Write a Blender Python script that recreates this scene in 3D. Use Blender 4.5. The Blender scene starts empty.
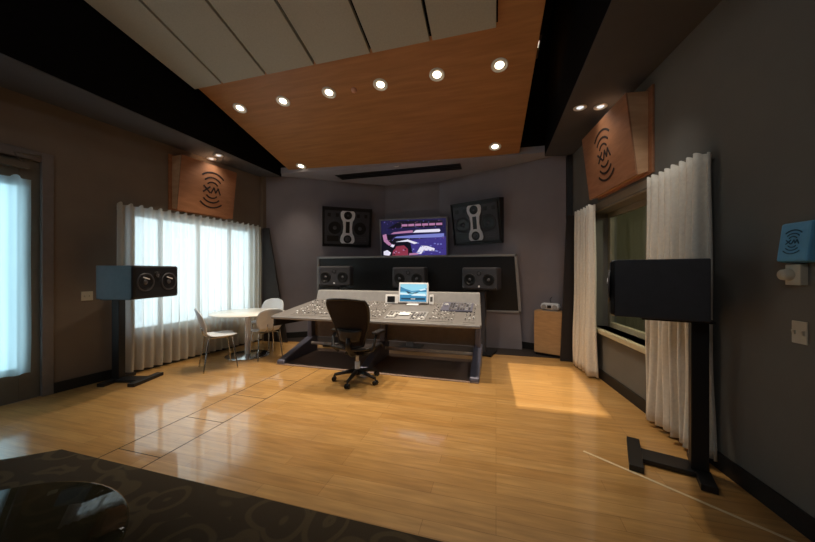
import bpy, bmesh, math, random
from mathutils import Vector, Matrix
random.seed(4)
C = bpy.context.scene.collection
PI = math.pi
R = math.radians

# ------------------------------------------------------------------ materials
def lin(c):
    out = []
    for v in c:
        v /= 255.0
        out.append(v / 12.92 if v <= 0.04045 else ((v + 0.055) / 1.055) ** 2.4)
    return out

class NT:
    def __init__(s, name):
        s.m = bpy.data.materials.new(name); s.m.use_nodes = True
        s.t = s.m.node_tree; s.n = s.t.nodes; s.l = s.t.links
        s.out = s.n['Material Output']; s.b = s.n['Principled BSDF']
    def new(s, typ, **kw):
        n = s.n.new(typ)
        for k, v in kw.items():
            if k in n.inputs: n.inputs[k].default_value = v
            else: setattr(n, k, v)
        return n
    def link(s, a, b): s.l.new(a, b)

def mat(name, col, rough=0.6, metal=0.0, var=0.12, scale=14.0, bump=0.0, coat=0.0, spec=0.5, emit=None, estr=0.0, stretch=(1, 1, 1)):
    """plain procedural surface: base colour with a little noise variation and optional bump"""
    t = NT(name)
    base = lin(col)
    tc = t.new('ShaderNodeTexCoord'); mp = t.new('ShaderNodeMapping'); mp.inputs['Scale'].default_value = stretch
    t.link(tc.outputs['Object'], mp.inputs['Vector'])
    nz = t.new('ShaderNodeTexNoise'); nz.inputs['Scale'].default_value = scale; nz.inputs['Detail'].default_value = 4
    t.link(mp.outputs['Vector'], nz.inputs['Vector'])
    cr = t.new('ShaderNodeValToRGB')
    cr.color_ramp.elements[0].position = 0.3; cr.color_ramp.elements[1].position = 0.7
    cr.color_ramp.elements[0].color = [c * (1 - var) for c in base] + [1]
    cr.color_ramp.elements[1].color = [min(1, c * (1 + var)) for c in base] + [1]
    t.link(nz.outputs['Fac'], cr.inputs['Fac']); t.link(cr.outputs['Color'], t.b.inputs['Base Color'])
    t.b.inputs['Roughness'].default_value = rough; t.b.inputs['Metallic'].default_value = metal
    t.b.inputs['Specular IOR Level'].default_value = spec
    t.b.inputs['Coat Weight'].default_value = coat
    if bump:
        bp = t.new('ShaderNodeBump'); bp.inputs['Strength'].default_value = bump; bp.inputs['Distance'].default_value = 0.01
        t.link(nz.outputs['Fac'], bp.inputs['Height']); t.link(bp.outputs['Normal'], t.b.inputs['Normal'])
    if emit:
        t.b.inputs['Emission Color'].default_value = lin(emit) + [1]; t.b.inputs['Emission Strength'].default_value = estr
    return t.m

def glow(name, col, strength):
    t = NT(name); t.b.inputs['Base Color'].default_value = (0.02, 0.02, 0.02, 1)
    t.b.inputs['Roughness'].default_value = 0.25
    t.b.inputs['Emission Color'].default_value = lin(col) + [1]; t.b.inputs['Emission Strength'].default_value = strength
    return t.m

def wood_floor():
    t = NT('maple_planks')
    tc = t.new('ShaderNodeTexCoord'); mp = t.new('ShaderNodeMapping')
    t.link(tc.outputs['Object'], mp.inputs['Vector'])
    br = t.new('ShaderNodeTexBrick')
    br.inputs['Scale'].default_value = 1.0; br.inputs['Brick Width'].default_value = 1.15; br.inputs['Row Height'].default_value = 0.115
    br.inputs['Mortar Size'].default_value = 0.0016; br.inputs['Mortar Smooth'].default_value = 0.6; br.inputs['Bias'].default_value = 0.0
    br.offset = 0.37; br.offset_frequency = 3
    br.inputs['Color1'].default_value = lin((212, 168, 106)) + [1]
    br.inputs['Color2'].default_value = lin((196, 150, 88)) + [1]
    br.inputs['Mortar'].default_value = lin((150, 106, 56)) + [1]
    t.link(mp.outputs['Vector'], br.inputs['Vector'])
    m2 = t.new('ShaderNodeMapping'); m2.inputs['Scale'].default_value = (1.3, 12, 1)
    t.link(tc.outputs['Object'], m2.inputs['Vector'])
    nz = t.new('ShaderNodeTexNoise'); nz.inputs['Scale'].default_value = 2.2; nz.inputs['Detail'].default_value = 6
    t.link(m2.outputs['Vector'], nz.inputs['Vector'])
    cr = t.new('ShaderNodeValToRGB'); cr.color_ramp.elements[0].position = 0.3; cr.color_ramp.elements[1].position = 0.75
    cr.color_ramp.elements[0].color = (0.74, 0.70, 0.64, 1); cr.color_ramp.elements[1].color = (1.08, 1.05, 1.0, 1)
    t.link(nz.outputs['Fac'], cr.inputs['Fac'])
    mx = t.new('ShaderNodeMix'); mx.data_type = 'RGBA'; mx.blend_type = 'MULTIPLY'; mx.inputs[0].default_value = 1.0
    t.link(br.outputs['Color'], mx.inputs[6]); t.link(cr.outputs['Color'], mx.inputs[7])
    t.link(mx.outputs[2], t.b.inputs['Base Color'])
    t.b.inputs['Roughness'].default_value = 0.33
    t.b.inputs['Coat Weight'].default_value = 1.0; t.b.inputs['Coat Roughness'].default_value = 0.06
    bp = t.new('ShaderNodeBump'); bp.inputs['Strength'].default_value = 0.12; bp.inputs['Distance'].default_value = 0.004
    t.link(nz.outputs['Fac'], bp.inputs['Height'])
    t.link(bp.outputs['Normal'], t.b.inputs['Normal'])
    return t.m

def veneer(name, c1, c2, stretch=(14, 1.2, 1.2), rough=0.45, scale=2.0):
    t = NT(name)
    tc = t.new('ShaderNodeTexCoord'); mp = t.new('ShaderNodeMapping'); mp.inputs['Scale'].default_value = stretch
    t.link(tc.outputs['Object'], mp.inputs['Vector'])
    nz = t.new('ShaderNodeTexNoise'); nz.inputs['Scale'].default_value = scale; nz.inputs['Detail'].default_value = 7; nz.inputs['Distortion'].default_value = 0.4
    t.link(mp.outputs['Vector'], nz.inputs['Vector'])
    cr = t.new('ShaderNodeValToRGB'); cr.color_ramp.elements[0].position = 0.32; cr.color_ramp.elements[1].position = 0.7
    cr.color_ramp.elements[0].color = lin(c1) + [1]; cr.color_ramp.elements[1].color = lin(c2) + [1]
    t.link(nz.outputs['Fac'], cr.inputs['Fac']); t.link(cr.outputs['Color'], t.b.inputs['Base Color'])
    t.b.inputs['Roughness'].default_value = rough
    return t.m

def rug_mat():
    t = NT('rug_swirl')
    tc = t.new('ShaderNodeTexCoord')
    nz = t.new('ShaderNodeTexNoise'); nz.inputs['Scale'].default_value = 2.2; nz.inputs['Detail'].default_value = 1
    t.link(tc.outputs['Object'], nz.inputs['Vector'])
    mx = t.new('ShaderNodeMix'); mx.data_type = 'RGBA'; mx.inputs[0].default_value = 0.22
    t.link(tc.outputs['Object'], mx.inputs[6]); t.link(nz.outputs['Color'], mx.inputs[7])
    vo = t.new('ShaderNodeTexVoronoi'); vo.inputs['Scale'].default_value = 4.6; vo.distance = 'EUCLIDEAN'
    t.link(mx.outputs[2], vo.inputs['Vector'])
    ma = t.new('ShaderNodeMath'); ma.operation = 'MULTIPLY'; ma.inputs[1].default_value = 16.0
    t.link(vo.outputs['Distance'], ma.inputs[0])
    sn = t.new('ShaderNodeMath'); sn.operation = 'SINE'; t.link(ma.outputs[0], sn.inputs[0])
    cr = t.new('ShaderNodeValToRGB'); cr.color_ramp.elements[0].position = 0.35; cr.color_ramp.elements[1].position = 0.8
    cr.color_ramp.elements[0].color = lin((70, 61, 49)) + [1]; cr.color_ramp.elements[1].color = lin((86, 75, 58)) + [1]
    t.link(sn.outputs[0], cr.inputs['Fac'])
    pile = t.new('ShaderNodeTexNoise'); pile.inputs['Scale'].default_value = 220
    t.link(tc.outputs['Object'], pile.inputs['Vector'])
    bp = t.new('ShaderNodeBump'); bp.inputs['Strength'].default_value = 0.5; bp.inputs['Distance'].default_value = 0.006
    t.link(pile.outputs['Fac'], bp.inputs['Height']); t.link(bp.outputs['Normal'], t.b.inputs['Normal'])
    t.link(cr.outputs['Color'], t.b.inputs['Base Color']); t.b.inputs['Roughness'].default_value = 0.95
    t.b.inputs['Specular IOR Level'].default_value = 0.1
    return t.m

def sheer(name, col, trans=0.5, clear=0.22, tint=(245, 250, 255)):
    """thin curtain cloth: reflects, glows when lit from behind, and lets a little through the weave"""
    t = NT(name); t.n.remove(t.b)
    tc = t.new('ShaderNodeTexCoord'); mp = t.new('ShaderNodeMapping'); mp.inputs['Scale'].default_value = (30, 30, 2)
    t.link(tc.outputs['Object'], mp.inputs['Vector'])
    nz = t.new('ShaderNodeTexNoise'); nz.inputs['Scale'].default_value = 6
    t.link(mp.outputs['Vector'], nz.inputs['Vector'])
    cr = t.new('ShaderNodeValToRGB'); b = lin(col)
    cr.color_ramp.elements[0].color = [c * .88 for c in b] + [1]; cr.color_ramp.elements[1].color = b + [1]
    t.link(nz.outputs['Fac'], cr.inputs['Fac'])
    d = t.new('ShaderNodeBsdfDiffuse'); tl = t.new('ShaderNodeBsdfTranslucent'); tr = t.new('ShaderNodeBsdfTransparent')
    t.link(cr.outputs['Color'], d.inputs['Color']); tl.inputs['Color'].default_value = lin(tint) + [1]
    tr.inputs['Color'].default_value = lin(tint) + [1]
    m1 = t.new('ShaderNodeMixShader'); m1.inputs[0].default_value = trans
    t.link(d.outputs[0], m1.inputs[1]); t.link(tl.outputs[0], m1.inputs[2])
    m2 = t.new('ShaderNodeMixShader'); m2.inputs[0].default_value = clear
    t.link(m1.outputs[0], m2.inputs[1]); t.link(tr.outputs[0], m2.inputs[2])
    t.link(m2.outputs[0], t.out.inputs['Surface'])
    return t.m

def glass(name, tint=(245, 250, 250), refl=1.0):
    t = NT(name); t.n.remove(t.b)
    tr = t.new('ShaderNodeBsdfTransparent'); tr.inputs['Color'].default_value = lin(tint) + [1]
    gl = t.new('ShaderNodeBsdfGlossy'); gl.inputs['Roughness'].default_value = 0.01
    fr = t.new('ShaderNodeFresnel'); fr.inputs['IOR'].default_value = 1.5
    mu = t.new('ShaderNodeMath'); mu.operation = 'MULTIPLY'; mu.inputs[1].default_value = refl
    ge = t.new('ShaderNodeNewGeometry'); inv = t.new('ShaderNodeMath'); inv.operation = 'SUBTRACT'; inv.inputs[0].default_value = refl
    t.link(ge.outputs['Backfacing'], inv.inputs[1]); inv.use_clamp = True; t.link(inv.outputs[0], mu.inputs[1])
    t.link(fr.outputs[0], mu.inputs[0])
    m = t.new('ShaderNodeMixShader'); t.link(mu.outputs[0], m.inputs[0]); t.link(tr.outputs[0], m.inputs[1]); t.link(gl.outputs[0], m.inputs[2])
    t.link(m.outputs[0], t.out.inputs['Surface'])
    return t.m

M = {}
M['floor'] = wood_floor()
M['dark_floor'] = mat('dark_floor_border', (44, 36, 33), 0.6, var=0.15)
M['wall'] = mat('taupe_wall_paint', (124, 111, 98), 0.85, var=0.05, scale=3, spec=0.2)
M['wall_right'] = mat('warm_grey_wall_paint', (116, 113, 106), 0.85, var=0.05, scale=3, spec=0.2)
M['wall_front'] = mat('grey_wall_paint', (142, 136, 142), 0.85, var=0.05, scale=3, spec=0.2)
M['front_ceiling'] = mat('pale_grey_ceiling_paint', (158, 153, 158), 0.85, var=0.04, scale=3, spec=0.2)
M['soffit'] = mat('charcoal_soffit_paint', (82, 80, 82), 0.8, var=0.05, scale=3, spec=0.2)
M['black_ceiling'] = mat('black_ceiling_paint', (16, 15, 15), 0.95, var=0.1, spec=0.05)
M['baseboard'] = mat('black_rubber_baseboard', (26, 25, 24), 0.55, var=0.1)
M['cloud_wood'] = veneer('cherry_ceiling_veneer', (164, 110, 60), (184, 126, 72), (1.0, 10, 4), 0.5, 1.6)
M['panel_wood'] = veneer('cherry_panel_veneer', (150, 100, 66), (170, 116, 80), (2, 2, 9), 0.5, 2.0)
M['panel_edge'] = veneer('pale_panel_edge', (196, 150, 110), (214, 170, 130), (2, 2, 9), 0.5, 2.0)
M['cabinet_wood'] = veneer('pale_beech_veneer', (176, 138, 96), (196, 156, 110), (3, 3, 14), 0.5, 2.0)
M['fabric_panel'] = mat('grey_acoustic_fabric', (178, 174, 160), 0.95, var=0.05, scale=60, bump=0.1, spec=0.1)
M['logo'] = mat('dark_cut_logo', (38, 20, 12), 0.7)
M['black'] = mat('satin_black', (20, 20, 22), 0.45, var=0.1)
M['speaker_black'] = mat('black_speaker_lacquer', (62, 64, 70), 0.42, var=0.08, spec=0.5)
M['baffle'] = mat('dark_grey_baffle', (62, 62, 68), 0.5, var=0.1)
M['cone'] = mat('black_cone', (15, 15, 16), 0.35, var=0.1)
M['cone_grey'] = mat('grey_cone', (78, 78, 84), 0.4, var=0.1)
M['silver'] = mat('brushed_silver', (238, 238, 242), 0.4, 0.0, var=0.06)
M['chrome'] = mat('chrome', (200, 200, 200), 0.15, 1.0, var=0.03)
M['console_grey'] = mat('console_grey_paint', (118, 114, 112), 0.5, var=0.08)
M['console_light'] = mat('console_light_grey', (152, 150, 151), 0.5, var=0.06)
M['console_dark'] = mat('console_dark_button', (74, 72, 74), 0.5)
M['console_leg'] = mat('console_blue_grey_leg', (104, 104, 122), 0.4, 0.2, var=0.06)
M['console_brown'] = mat('console_brown_panel', (140, 124, 114), 0.6, var=0.08)
M['crossbar'] = mat('pale_pink_bar', (226, 204, 190), 0.45, var=0.05)
M['mat'] = mat('dark_brown_floor_mat', (132, 112, 101), 0.9, var=0.1, scale=90, bump=0.2, spec=0.1)
M['white_plastic'] = mat('white_plastic', (214, 218, 224), 0.35, var=0.03)
M['table_white'] = mat('white_laminate', (232, 232, 228), 0.25, var=0.02)
M['grey_plastic'] = mat('grey_plastic', (150, 150, 152), 0.5, var=0.05)
M['cream'] = mat('cream_plate', (198, 190, 170), 0.5, var=0.04)
M['mesh_fabric'] = mat('black_mesh_weave', (40, 33, 32), 0.75, var=0.3, scale=160, bump=0.3, spec=0.2)
M['chair_frame'] = mat('graphite_nylon', (26, 22, 22), 0.45, var=0.1)
M['door_frame'] = mat('grey_door_frame', (120, 112, 108), 0.5, 0.15, var=0.05)
M['door_leaf'] = mat('dark_grey_door', (108, 101, 90), 0.45, 0.15, var=0.05)
M['trim_paint'] = mat('taupe_trim_paint', (136, 126, 108), 0.6, var=0.05)
M['sill'] = mat('cream_sill', (196, 184, 150), 0.5, var=0.05)
M['booth'] = mat('olive_booth_wall', (120, 114, 92), 0.9, var=0.06, scale=4)
M['blue_sign'] = mat('sky_blue_sign', (104, 172, 214), 0.5, var=0.06)
M['blue_logo'] = mat('dark_blue_logo', (40, 92, 124), 0.5)
M['sheer'] = sheer('sheer_white_curtain', (226, 212, 188), 0.40, 0.25)
M['sheer_blue'] = sheer('pale_blue_door_curtain', (200, 210, 212), 0.5, 0.2, (205, 238, 252))
M['drape'] = mat('cream_drape_cloth', (228, 220, 206), 0.9, var=0.06, scale=40, bump=0.1, spec=0.1)
M['pane'] = glass('clear_glass')
M['table_glass'] = glass('smoked_table_glass', (205, 210, 198), .7)
M['rug'] = rug_mat()
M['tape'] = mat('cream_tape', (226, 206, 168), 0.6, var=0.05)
M['lamp'] = glow('warm_lamp', (255, 236, 205), 5.0)
M['lamp_cool'] = glow('cool_lamp', (235, 238, 240), 1.1)
M['reflector'] = mat('bright_reflector', (225, 215, 198), 0.12, 1.0, var=0.03)
M['white_trim'] = mat('white_trim_ring', (226, 222, 214), 0.4, var=0.03)
M['scr_navy'] = glow('screen_navy', (30, 26, 66), 1.0)
M['scr_dark'] = glow('screen_dark', (14, 12, 26), 1.0)
M['scr_pink'] = glow('screen_pink', (176, 120, 160), 1.0)
M['scr_white'] = glow('screen_white', (226, 222, 240), 1.0)
M['scr_lilac'] = glow('screen_lilac', (120, 126, 200), 1.0)
M['scr_red'] = glow('screen_red', (138, 52, 72), 1.0)
M['scr_violet'] = glow('screen_violet', (62, 52, 128), 1.0)
M['scr_sky'] = glow('monitor_sky', (150, 215, 236), 1.0)
M['scr_pale'] = glow('monitor_pale', (220, 244, 250), 1.0)
M['scr_blue'] = glow('monitor_blue', (58, 136, 178), 1.0)
M['scr_deep'] = glow('monitor_deep', (24, 62, 84), 1.0)
M['paper'] = mat('white_paper', (240, 240, 240), 0.7, var=0.02)

# ------------------------------------------------------------------ mesh builder
class MB:
    def __init__(s): s.bm = bmesh.new(); s.mats = []
    def mi(s, m):
        if m is None: return 0
        if m not in s.mats: s.mats.append(m)
        return s.mats.index(m)
    def poly(s, pts, m=None):
        f = s.bm.faces.new([s.bm.verts.new(p) for p in pts]); f.material_index = s.mi(m); return f
    def box(s, c, d, rot=None, m=None, taper=None):
        x, y, z = d[0] / 2, d[1] / 2, d[2] / 2
        tx, ty = taper or (1, 1)
        co = [(-x, -y, -z), (x, -y, -z), (x, y, -z), (-x, y, -z), (-x * tx, -y * ty, z), (x * tx, -y * ty, z), (x * tx, y * ty, z), (-x * tx, y * ty, z)]
        mtx = Matrix.Translation(c) @ (rot if rot else Matrix())
        v = [s.bm.verts.new(mtx @ Vector(p)) for p in co]
        k = s.mi(m)
        for q in ((3, 2, 1, 0), (4, 5, 6, 7), (0, 1, 5, 4), (1, 2, 6, 5), (2, 3, 7, 6), (3, 0, 4, 7)):
            f = s.bm.faces.new([v[i] for i in q]); f.material_index = k
        return s
    def bb(s, x0, x1, y0, y1, z0, z1, m=None):
        return s.box(((x0 + x1) / 2, (y0 + y1) / 2, (z0 + z1) / 2), (x1 - x0, y1 - y0, z1 - z0), None, m)
    def hull8(s, bottom, top, m=None):
        """prism between two same-length loops"""
        n = len(bottom); k = s.mi(m)
        a = [s.bm.verts.new(p) for p in bottom]; b = [s.bm.verts.new(p) for p in top]
        s.bm.faces.new(a[::-1]).material_index = k; s.bm.faces.new(b).material_index = k
        for i in range(n):
            s.bm.faces.new((a[i], a[(i + 1) % n], b[(i + 1) % n], b[i])).material_index = k
        return s
    def prism(s, pts, z0, z1, m=None):
        return s.hull8([(x, y, z0) for x, y in pts], [(x, y, z1) for x, y in pts], m)
    def prism_xz(s, pts, y0, y1, m=None):
        """outline drawn in x,z (counter-clockwise seen from the front), extruded in y"""
        return s.hull8([(x, y1, z) for x, z in pts], [(x, y0, z) for x, z in pts], m)
    def cyl(s, a, b, r0, r1=None, n=16, m=None, cap=True):
        r1 = r0 if r1 is None else r1
        a, b = Vector(a), Vector(b); d = (b - a).normalized()
        q = d.to_track_quat('Z', 'Y'); k = s.mi(m)
        ra = [s.bm.verts.new(a + q @ Vector((r0 * math.cos(2 * PI * i / n), r0 * math.sin(2 * PI * i / n), 0))) for i in range(n)]
        rb = [s.bm.verts.new(b + q @ Vector((r1 * math.cos(2 * PI * i / n), r1 * math.sin(2 * PI * i / n), 0))) for i in range(n)]
        for i in range(n):
            f = s.bm.faces.new((ra[i], ra[(i + 1) % n], rb[(i + 1) % n], rb[i])); f.material_index = k; f.smooth = True
        if cap:
            s.bm.faces.new(ra[::-1]).material_index = k; s.bm.faces.new(rb).material_index = k
        return s
    def lathe(s, prof, origin=(0, 0, 0), axis=(0, 0, 1), n=28, m=None):
        """profile of (radius, height) revolved around an axis"""
        o = Vector(origin); q = Vector(axis).normalized().to_track_quat('Z', 'Y'); k = s.mi(m)
        rings = []
        for r, h in prof:
            if r < 1e-6: rings.append([s.bm.verts.new(o + q @ Vector((0, 0, h)))])
            else: rings.append([s.bm.verts.new(o + q @ Vector((r * math.cos(2 * PI * i / n), r * math.sin(2 * PI * i / n), h))) for i in range(n)])
        for A, B in zip(rings, rings[1:]):
            for i in range(n):
                j = (i + 1) % n
                if len(A) == 1 and len(B) == 1: continue
                if len(A) == 1: f = s.bm.faces.new((A[0], B[j], B[i]))
                elif len(B) == 1: f = s.bm.faces.new((A[i], A[j], B[0]))
                else: f = s.bm.faces.new((A[i], A[j], B[j], B[i]))
                f.material_index = k; f.smooth = True
        return s
    def tube(s, pts, r, n=10, m=None, closed=False):
        pts = [Vector(p) for p in pts]; k = s.mi(m); N = len(pts); rings = []
        rs = r if isinstance(r, (list, tuple)) else [r] * N
        up = None
        for i, p in enumerate(pts):
            if closed: d = pts[(i + 1) % N] - pts[i - 1]
            else: d = pts[min(i + 1, N - 1)] - pts[max(i - 1, 0)]
            d.normalize()
            if up is None:
                up = Vector((0, 0, 1)) if abs(d.z) < 0.9 else Vector((1, 0, 0))
            x = d.cross(up).normalized(); up = x.cross(d).normalized()
            rings.append([s.bm.verts.new(p + rs[i] * (math.cos(2 * PI * j / n) * x + math.sin(2 * PI * j / n) * up)) for j in range(n)])
        for i in range(N if closed else N - 1):
            A, B = rings[i], rings[(i + 1) % N]
            for j in range(n):
                f = s.bm.faces.new((A[j], B[j], B[(j + 1) % n], A[(j + 1) % n])); f.material_index = k; f.smooth = True
        if not closed:
            s.bm.faces.new(rings[0]).material_index = k; s.bm.faces.new(rings[-1][::-1]).material_index = k
        return s
    def grid(s, fn, nu, nv, m=None):
        k = s.mi(m)
        V = [[s.bm.verts.new(fn(i / nu, j / nv)) for j in range(nv + 1)] for i in range(nu + 1)]
        for i in range(nu):
            for j in range(nv):
                f = s.bm.faces.new((V[i][j], V[i + 1][j], V[i + 1][j + 1], V[i][j + 1])); f.material_index = k; f.smooth = True
        return s
    def build(s, name, material=None, parent=None, bevel=0, solid=0, sub=0, recalc=True, xf=None):
        if xf is not None: bmesh.ops.transform(s.bm, matrix=xf, verts=s.bm.verts)
        if recalc: bmesh.ops.recalc_face_normals(s.bm, faces=s.bm.faces)
        me = bpy.data.meshes.new(name); s.bm.to_mesh(me); s.bm.free()
        for m in (s.mats or [material]): me.materials.append(m)
        o = bpy.data.objects.new(name, me); C.objects.link(o)
        if parent: o.parent = parent
        if solid:
            d = o.modifiers.new('thickness', 'SOLIDIFY'); d.thickness = solid; d.offset = 0
        if bevel:
            d = o.modifiers.new('bevel', 'BEVEL'); d.width = bevel; d.segments = 2; d.limit_method = 'ANGLE'; d.angle_limit = R(40)
        if sub:
            d = o.modifiers.new('smooth', 'SUBSURF'); d.levels = sub; d.render_levels = sub
        return o

def tag(o, label, cat, group=None):
    o['label'] = label; o['category'] = cat
    if group: o['group'] = group
    return o
def thing(name, label, cat, loc=(0, 0, 0), rz=0, group=None):
    o = bpy.data.objects.new(name, None); C.objects.link(o); o.empty_display_size = 0.1
    o.location = loc; o.rotation_euler = (0, 0, rz)
    return tag(o, label, cat, group)
def struct(name, mb, m=None, **kw):
    o = mb.build(name, m, **kw)
    if not kw.get('parent'): o['kind'] = 'structure'
    return o
def sempty(name, loc, rz):
    o = bpy.data.objects.new(name, None); C.objects.link(o); o.location = loc; o.rotation_euler = (0, 0, rz); o['kind'] = 'structure'
    return o
def dup(root, loc=None, rz=None, label=None):
    r = root.copy(); C.objects.link(r)
    if loc is not None: r.location = loc
    if rz is not None: r.rotation_euler = (0, 0, rz)
    if label: r['label'] = label
    for ch in list(root.children):
        c = ch.copy(); C.objects.link(c); c.parent = r
        for g in ch.children:
            d = g.copy(); C.objects.link(d); d.parent = c
    return r

# ------------------------------------------------------------------ room frame
# x runs along the front of the room, y towards it; the viewer stands at (0, 0, 1.5) looking a little left of straight ahead
LWX = lambda y: -5.459 + 0.0986 * y         # inner face of the left wall
RWX = lambda y: 1.9466 - 0.109 * y          # inner face of the right wall
aL = math.atan(0.0986); aR = math.atan(0.109)
NL = Vector((math.cos(aL), -math.sin(aL), 0)); NR = Vector((-math.cos(aR), -math.sin(aR), 0))
rzL = math.atan2(NL.x, -NL.y); rzR = math.atan2(NR.x, -NR.y)   # things on a wall face local -y into the room
def onL(y, z=0, d=0): return Vector((LWX(y), y, z)) + NL * d
def onR(y, z=0, d=0): return Vector((RWX(y), y, z)) + NR * d
YB = -3.6                                    # back wall
FL0, FL1 = Vector((-4.9, 5.67, 0)), Vector((-2.63, 7.25, 0))
FR0, FR1 = Vector((1.28, 6.1, 0)), Vector((-1.28, 7.25, 0))
ZC = 3.6                                     # low front ceiling
ZT = 5.5

# floor and walls
struct('floor', MB().prism([(LWX(YB) - .1, YB - .1), (RWX(YB) + .1, YB - .1), (1.40, 6.25), (FR1.x + .03, 7.36), (FL1.x - .03, 7.36), (-5.0, 5.75)], -0.1, 0), M['floor'])
struct('trim_1', MB().prism([(-4.88, 5.69), (1.27, 5.86), (1.26, 6.09), (FR1.x, 7.23), (FL1.x, 7.23)], 0, 0.004), M['dark_floor'])

def wall_run(name, p0, p1, z1, m, openings=(), th=0.16, z0=0):
    """wall whose inner face runs from p0 (viewer's left) to p1; openings in metres along it"""
    p0, p1 = Vector(p0), Vector(p1); d = p1 - p0; L = d.length
    mb = MB(); xs = 0
    for a, b, za, zb in sorted(openings):
        mb.bb(xs, a, 0, th, z0, z1)
        if za > z0: mb.bb(a, b, 0, th, z0, za)
        if zb < z1: mb.bb(a, b, 0, th, zb, z1)
        xs = b
    mb.bb(xs, L, 0, th, z0, z1)
    o = struct(name, mb, m); o.location = (p0.x, p0.y, 0); o.rotation_euler = (0, 0, math.atan2(d.y, d.x))
    return o
kL = math.hypot(1, 0.0986); kR = math.hypot(1, 0.109)
sL = lambda y: (y - YB) * kL                 # distance along the left wall from the back
sR = lambda y: (6.1 - y) * kR                # distance along the right wall from the front
WY0, WY1, WZ0, WZ1 = 3.30, 5.47, 0.58, 2.38  # left window
DY0, DY1, DZ1 = 1.36, 2.42, 2.84             # left door
wall_run('wall_left', onL(YB), onL(5.67), ZT, M['wall'], [(sL(DY0), sL(DY1), 0, DZ1), (sL(WY0), sL(WY1), WZ0, WZ1)])
RY0, RY1, RZ0, RZ1 = 3.30, 5.15, 0.70, 2.34  # right window
wall_run('wall_right', onR(6.1), onR(YB), ZT, M['wall_right'], [(sR(RY1), sR(RY0), RZ0, RZ1)], th=0.3)
wall_run('wall_front_left', FL0, FL1, ZC + .1, M['wall_front'])
wall_run('wall_front', FL1, FR1, ZC + .1, M['wall_front'])
wall_run('wall_front_right', FR1, FR0, ZC + .1, M['wall_front'])
wall_run('wall_back', onR(YB), onL(YB), ZT, M['wall'])
struct('ceiling', MB().bb(-6.1, 2.6, YB - .2, 7.4, ZT, ZT + .1), M['black_ceiling'])
# low grey ceiling at the front with the bulkhead above it
struct('trim_2', MB().prism([(-4.89, 5.70), (1.27, 6.00), (1.27, 6.1), (FR1.x, 7.25), (FL1.x, 7.25), (-4.9, 5.72)], ZC, ZC + .12), M['front_ceiling'])
struct('trim_3', MB().prism([(-4.89, 5.70), (1.29, 6.00), (1.29, 6.12), (-4.89, 5.84)], ZC + .12, ZT), M['black_ceiling'])
# soffits along both side walls
ZS = 3.53
struct('trim_4', MB().prism([(LWX(YB), YB), (-4.46, YB), (-4.46, 5.74), (LWX(5.66) + .005, 5.66)], ZS, ZS + .012), M['soffit'])
struct('trim_5', MB().prism([(LWX(YB), YB), (-4.46, YB), (-4.46, 5.74), (LWX(5.66), 5.66)], ZS + .012, ZT), M['black_ceiling'])
struct('trim_6', MB().prism([(0.85, YB), (RWX(YB), YB), (RWX(6.08), 6.08), (0.83, 5.98)], ZS, ZS + .012), M['soffit'])
struct('trim_7', MB().prism([(0.85, YB), (RWX(YB), YB), (RWX(6.08), 6.08), (0.83, 5.98)], ZS + .012, ZT), M['black_ceiling'])
# black corner reveals and wedge boards in the two front corners
struct('trim_8', MB().prism([(1.20, 6.02), (1.28, 6.00), (1.29, 6.09), (1.20, 6.12)], 2.42, ZS), M['baseboard'])
struct('trim_9', MB().prism([(-4.885, 5.60), (-4.82, 5.60), (-4.82, 5.70), (-4.87, 5.70)], 2.4, ZS), M['wall'])
# baseboards
def baseboard(name, p0, p1, h=0.13):
    p0, p1 = Vector(p0), Vector(p1); d = p1 - p0
    o = struct(name, MB().bb(0, d.length, -0.015, 0.0, 0, h), M['baseboard']); o.location = (p0.x, p0.y, 0); o.rotation_euler = (0, 0, math.atan2(d.y, d.x))
baseboard('baseboard_left', onL(DY1 + .07), onL(5.66))
baseboard('baseboard_back_left', onL(YB + .02), onL(DY0 - .07))
baseboard('baseboard_right', onR(6.07), onR(YB + .02))
baseboard('baseboard_front_left', FL0, FL1)
baseboard('baseboard_front', FL1, FR1)
baseboard('baseboard_front_right', FR1, FR0)

# wedge boards
def wedge(name, label, pts, y0, y1):
    tag(MB().prism_xz(pts, y0, y1).build(name, M['wedge'], bevel=.004), label, 'panel')
M['wedge'] = mat('dark_brown_wedge_board', (40, 34, 32), 0.8, var=0.1)
wedge('corner_board', 'dark slanted corner board beside the sheer window curtain', [(-4.84, 0.0), (-4.22, 0.0), (-4.68, 2.42), (-4.84, 2.42)], 5.60, 5.64)
wedge('corner_board', 'dark slanted corner board behind the beech cabinet and cream drape', [(1.03, 0.0), (1.26, 0.0), (1.26, 2.42), (1.13, 2.42)], 5.69, 5.73)

# floor hatch seams
mb = MB()
for x in (-3.07, -2.595): mb.bb(x - .004, x + .004, 1.72, 5.2, 0, .0012)
for k in range(6): mb.bb(-3.07, -2.595, 1.87 + .6 * k - .003, 1.87 + .6 * k + .003, 0, .0012)
struct('trim_10', mb, M['baseboard'])

# ------------------------------------------------------------------ windows and door
w1 = sempty('window_1', onL(WY0), rzL); LW = (WY1 - WY0) * kL
mb = MB()
mb.bb(0, LW, .05, .11, WZ0, WZ0 + .06).bb(0, LW, .05, .11, WZ1 - .06, WZ1).bb(0, .06, .05, .11, WZ0, WZ1).bb(LW - .06, LW, .05, .11, WZ0, WZ1)
for y in (3.72, 4.32, 4.94):
    s = (y - WY0) * kL; mb.bb(s - .022, s + .022, .05, .11, WZ0, WZ1)
mb.build('window_frame', M['door_frame'], w1)
MB().bb(-.03, LW + .03, -.035, .05, WZ0 - .03, WZ0).build('window_sill', M['trim_paint'], w1, bevel=.005)
MB().bb(.05, LW - .05, .076, .084, WZ0 + .05, WZ1 - .05).build('window_pane', M['pane'], w1)

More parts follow.
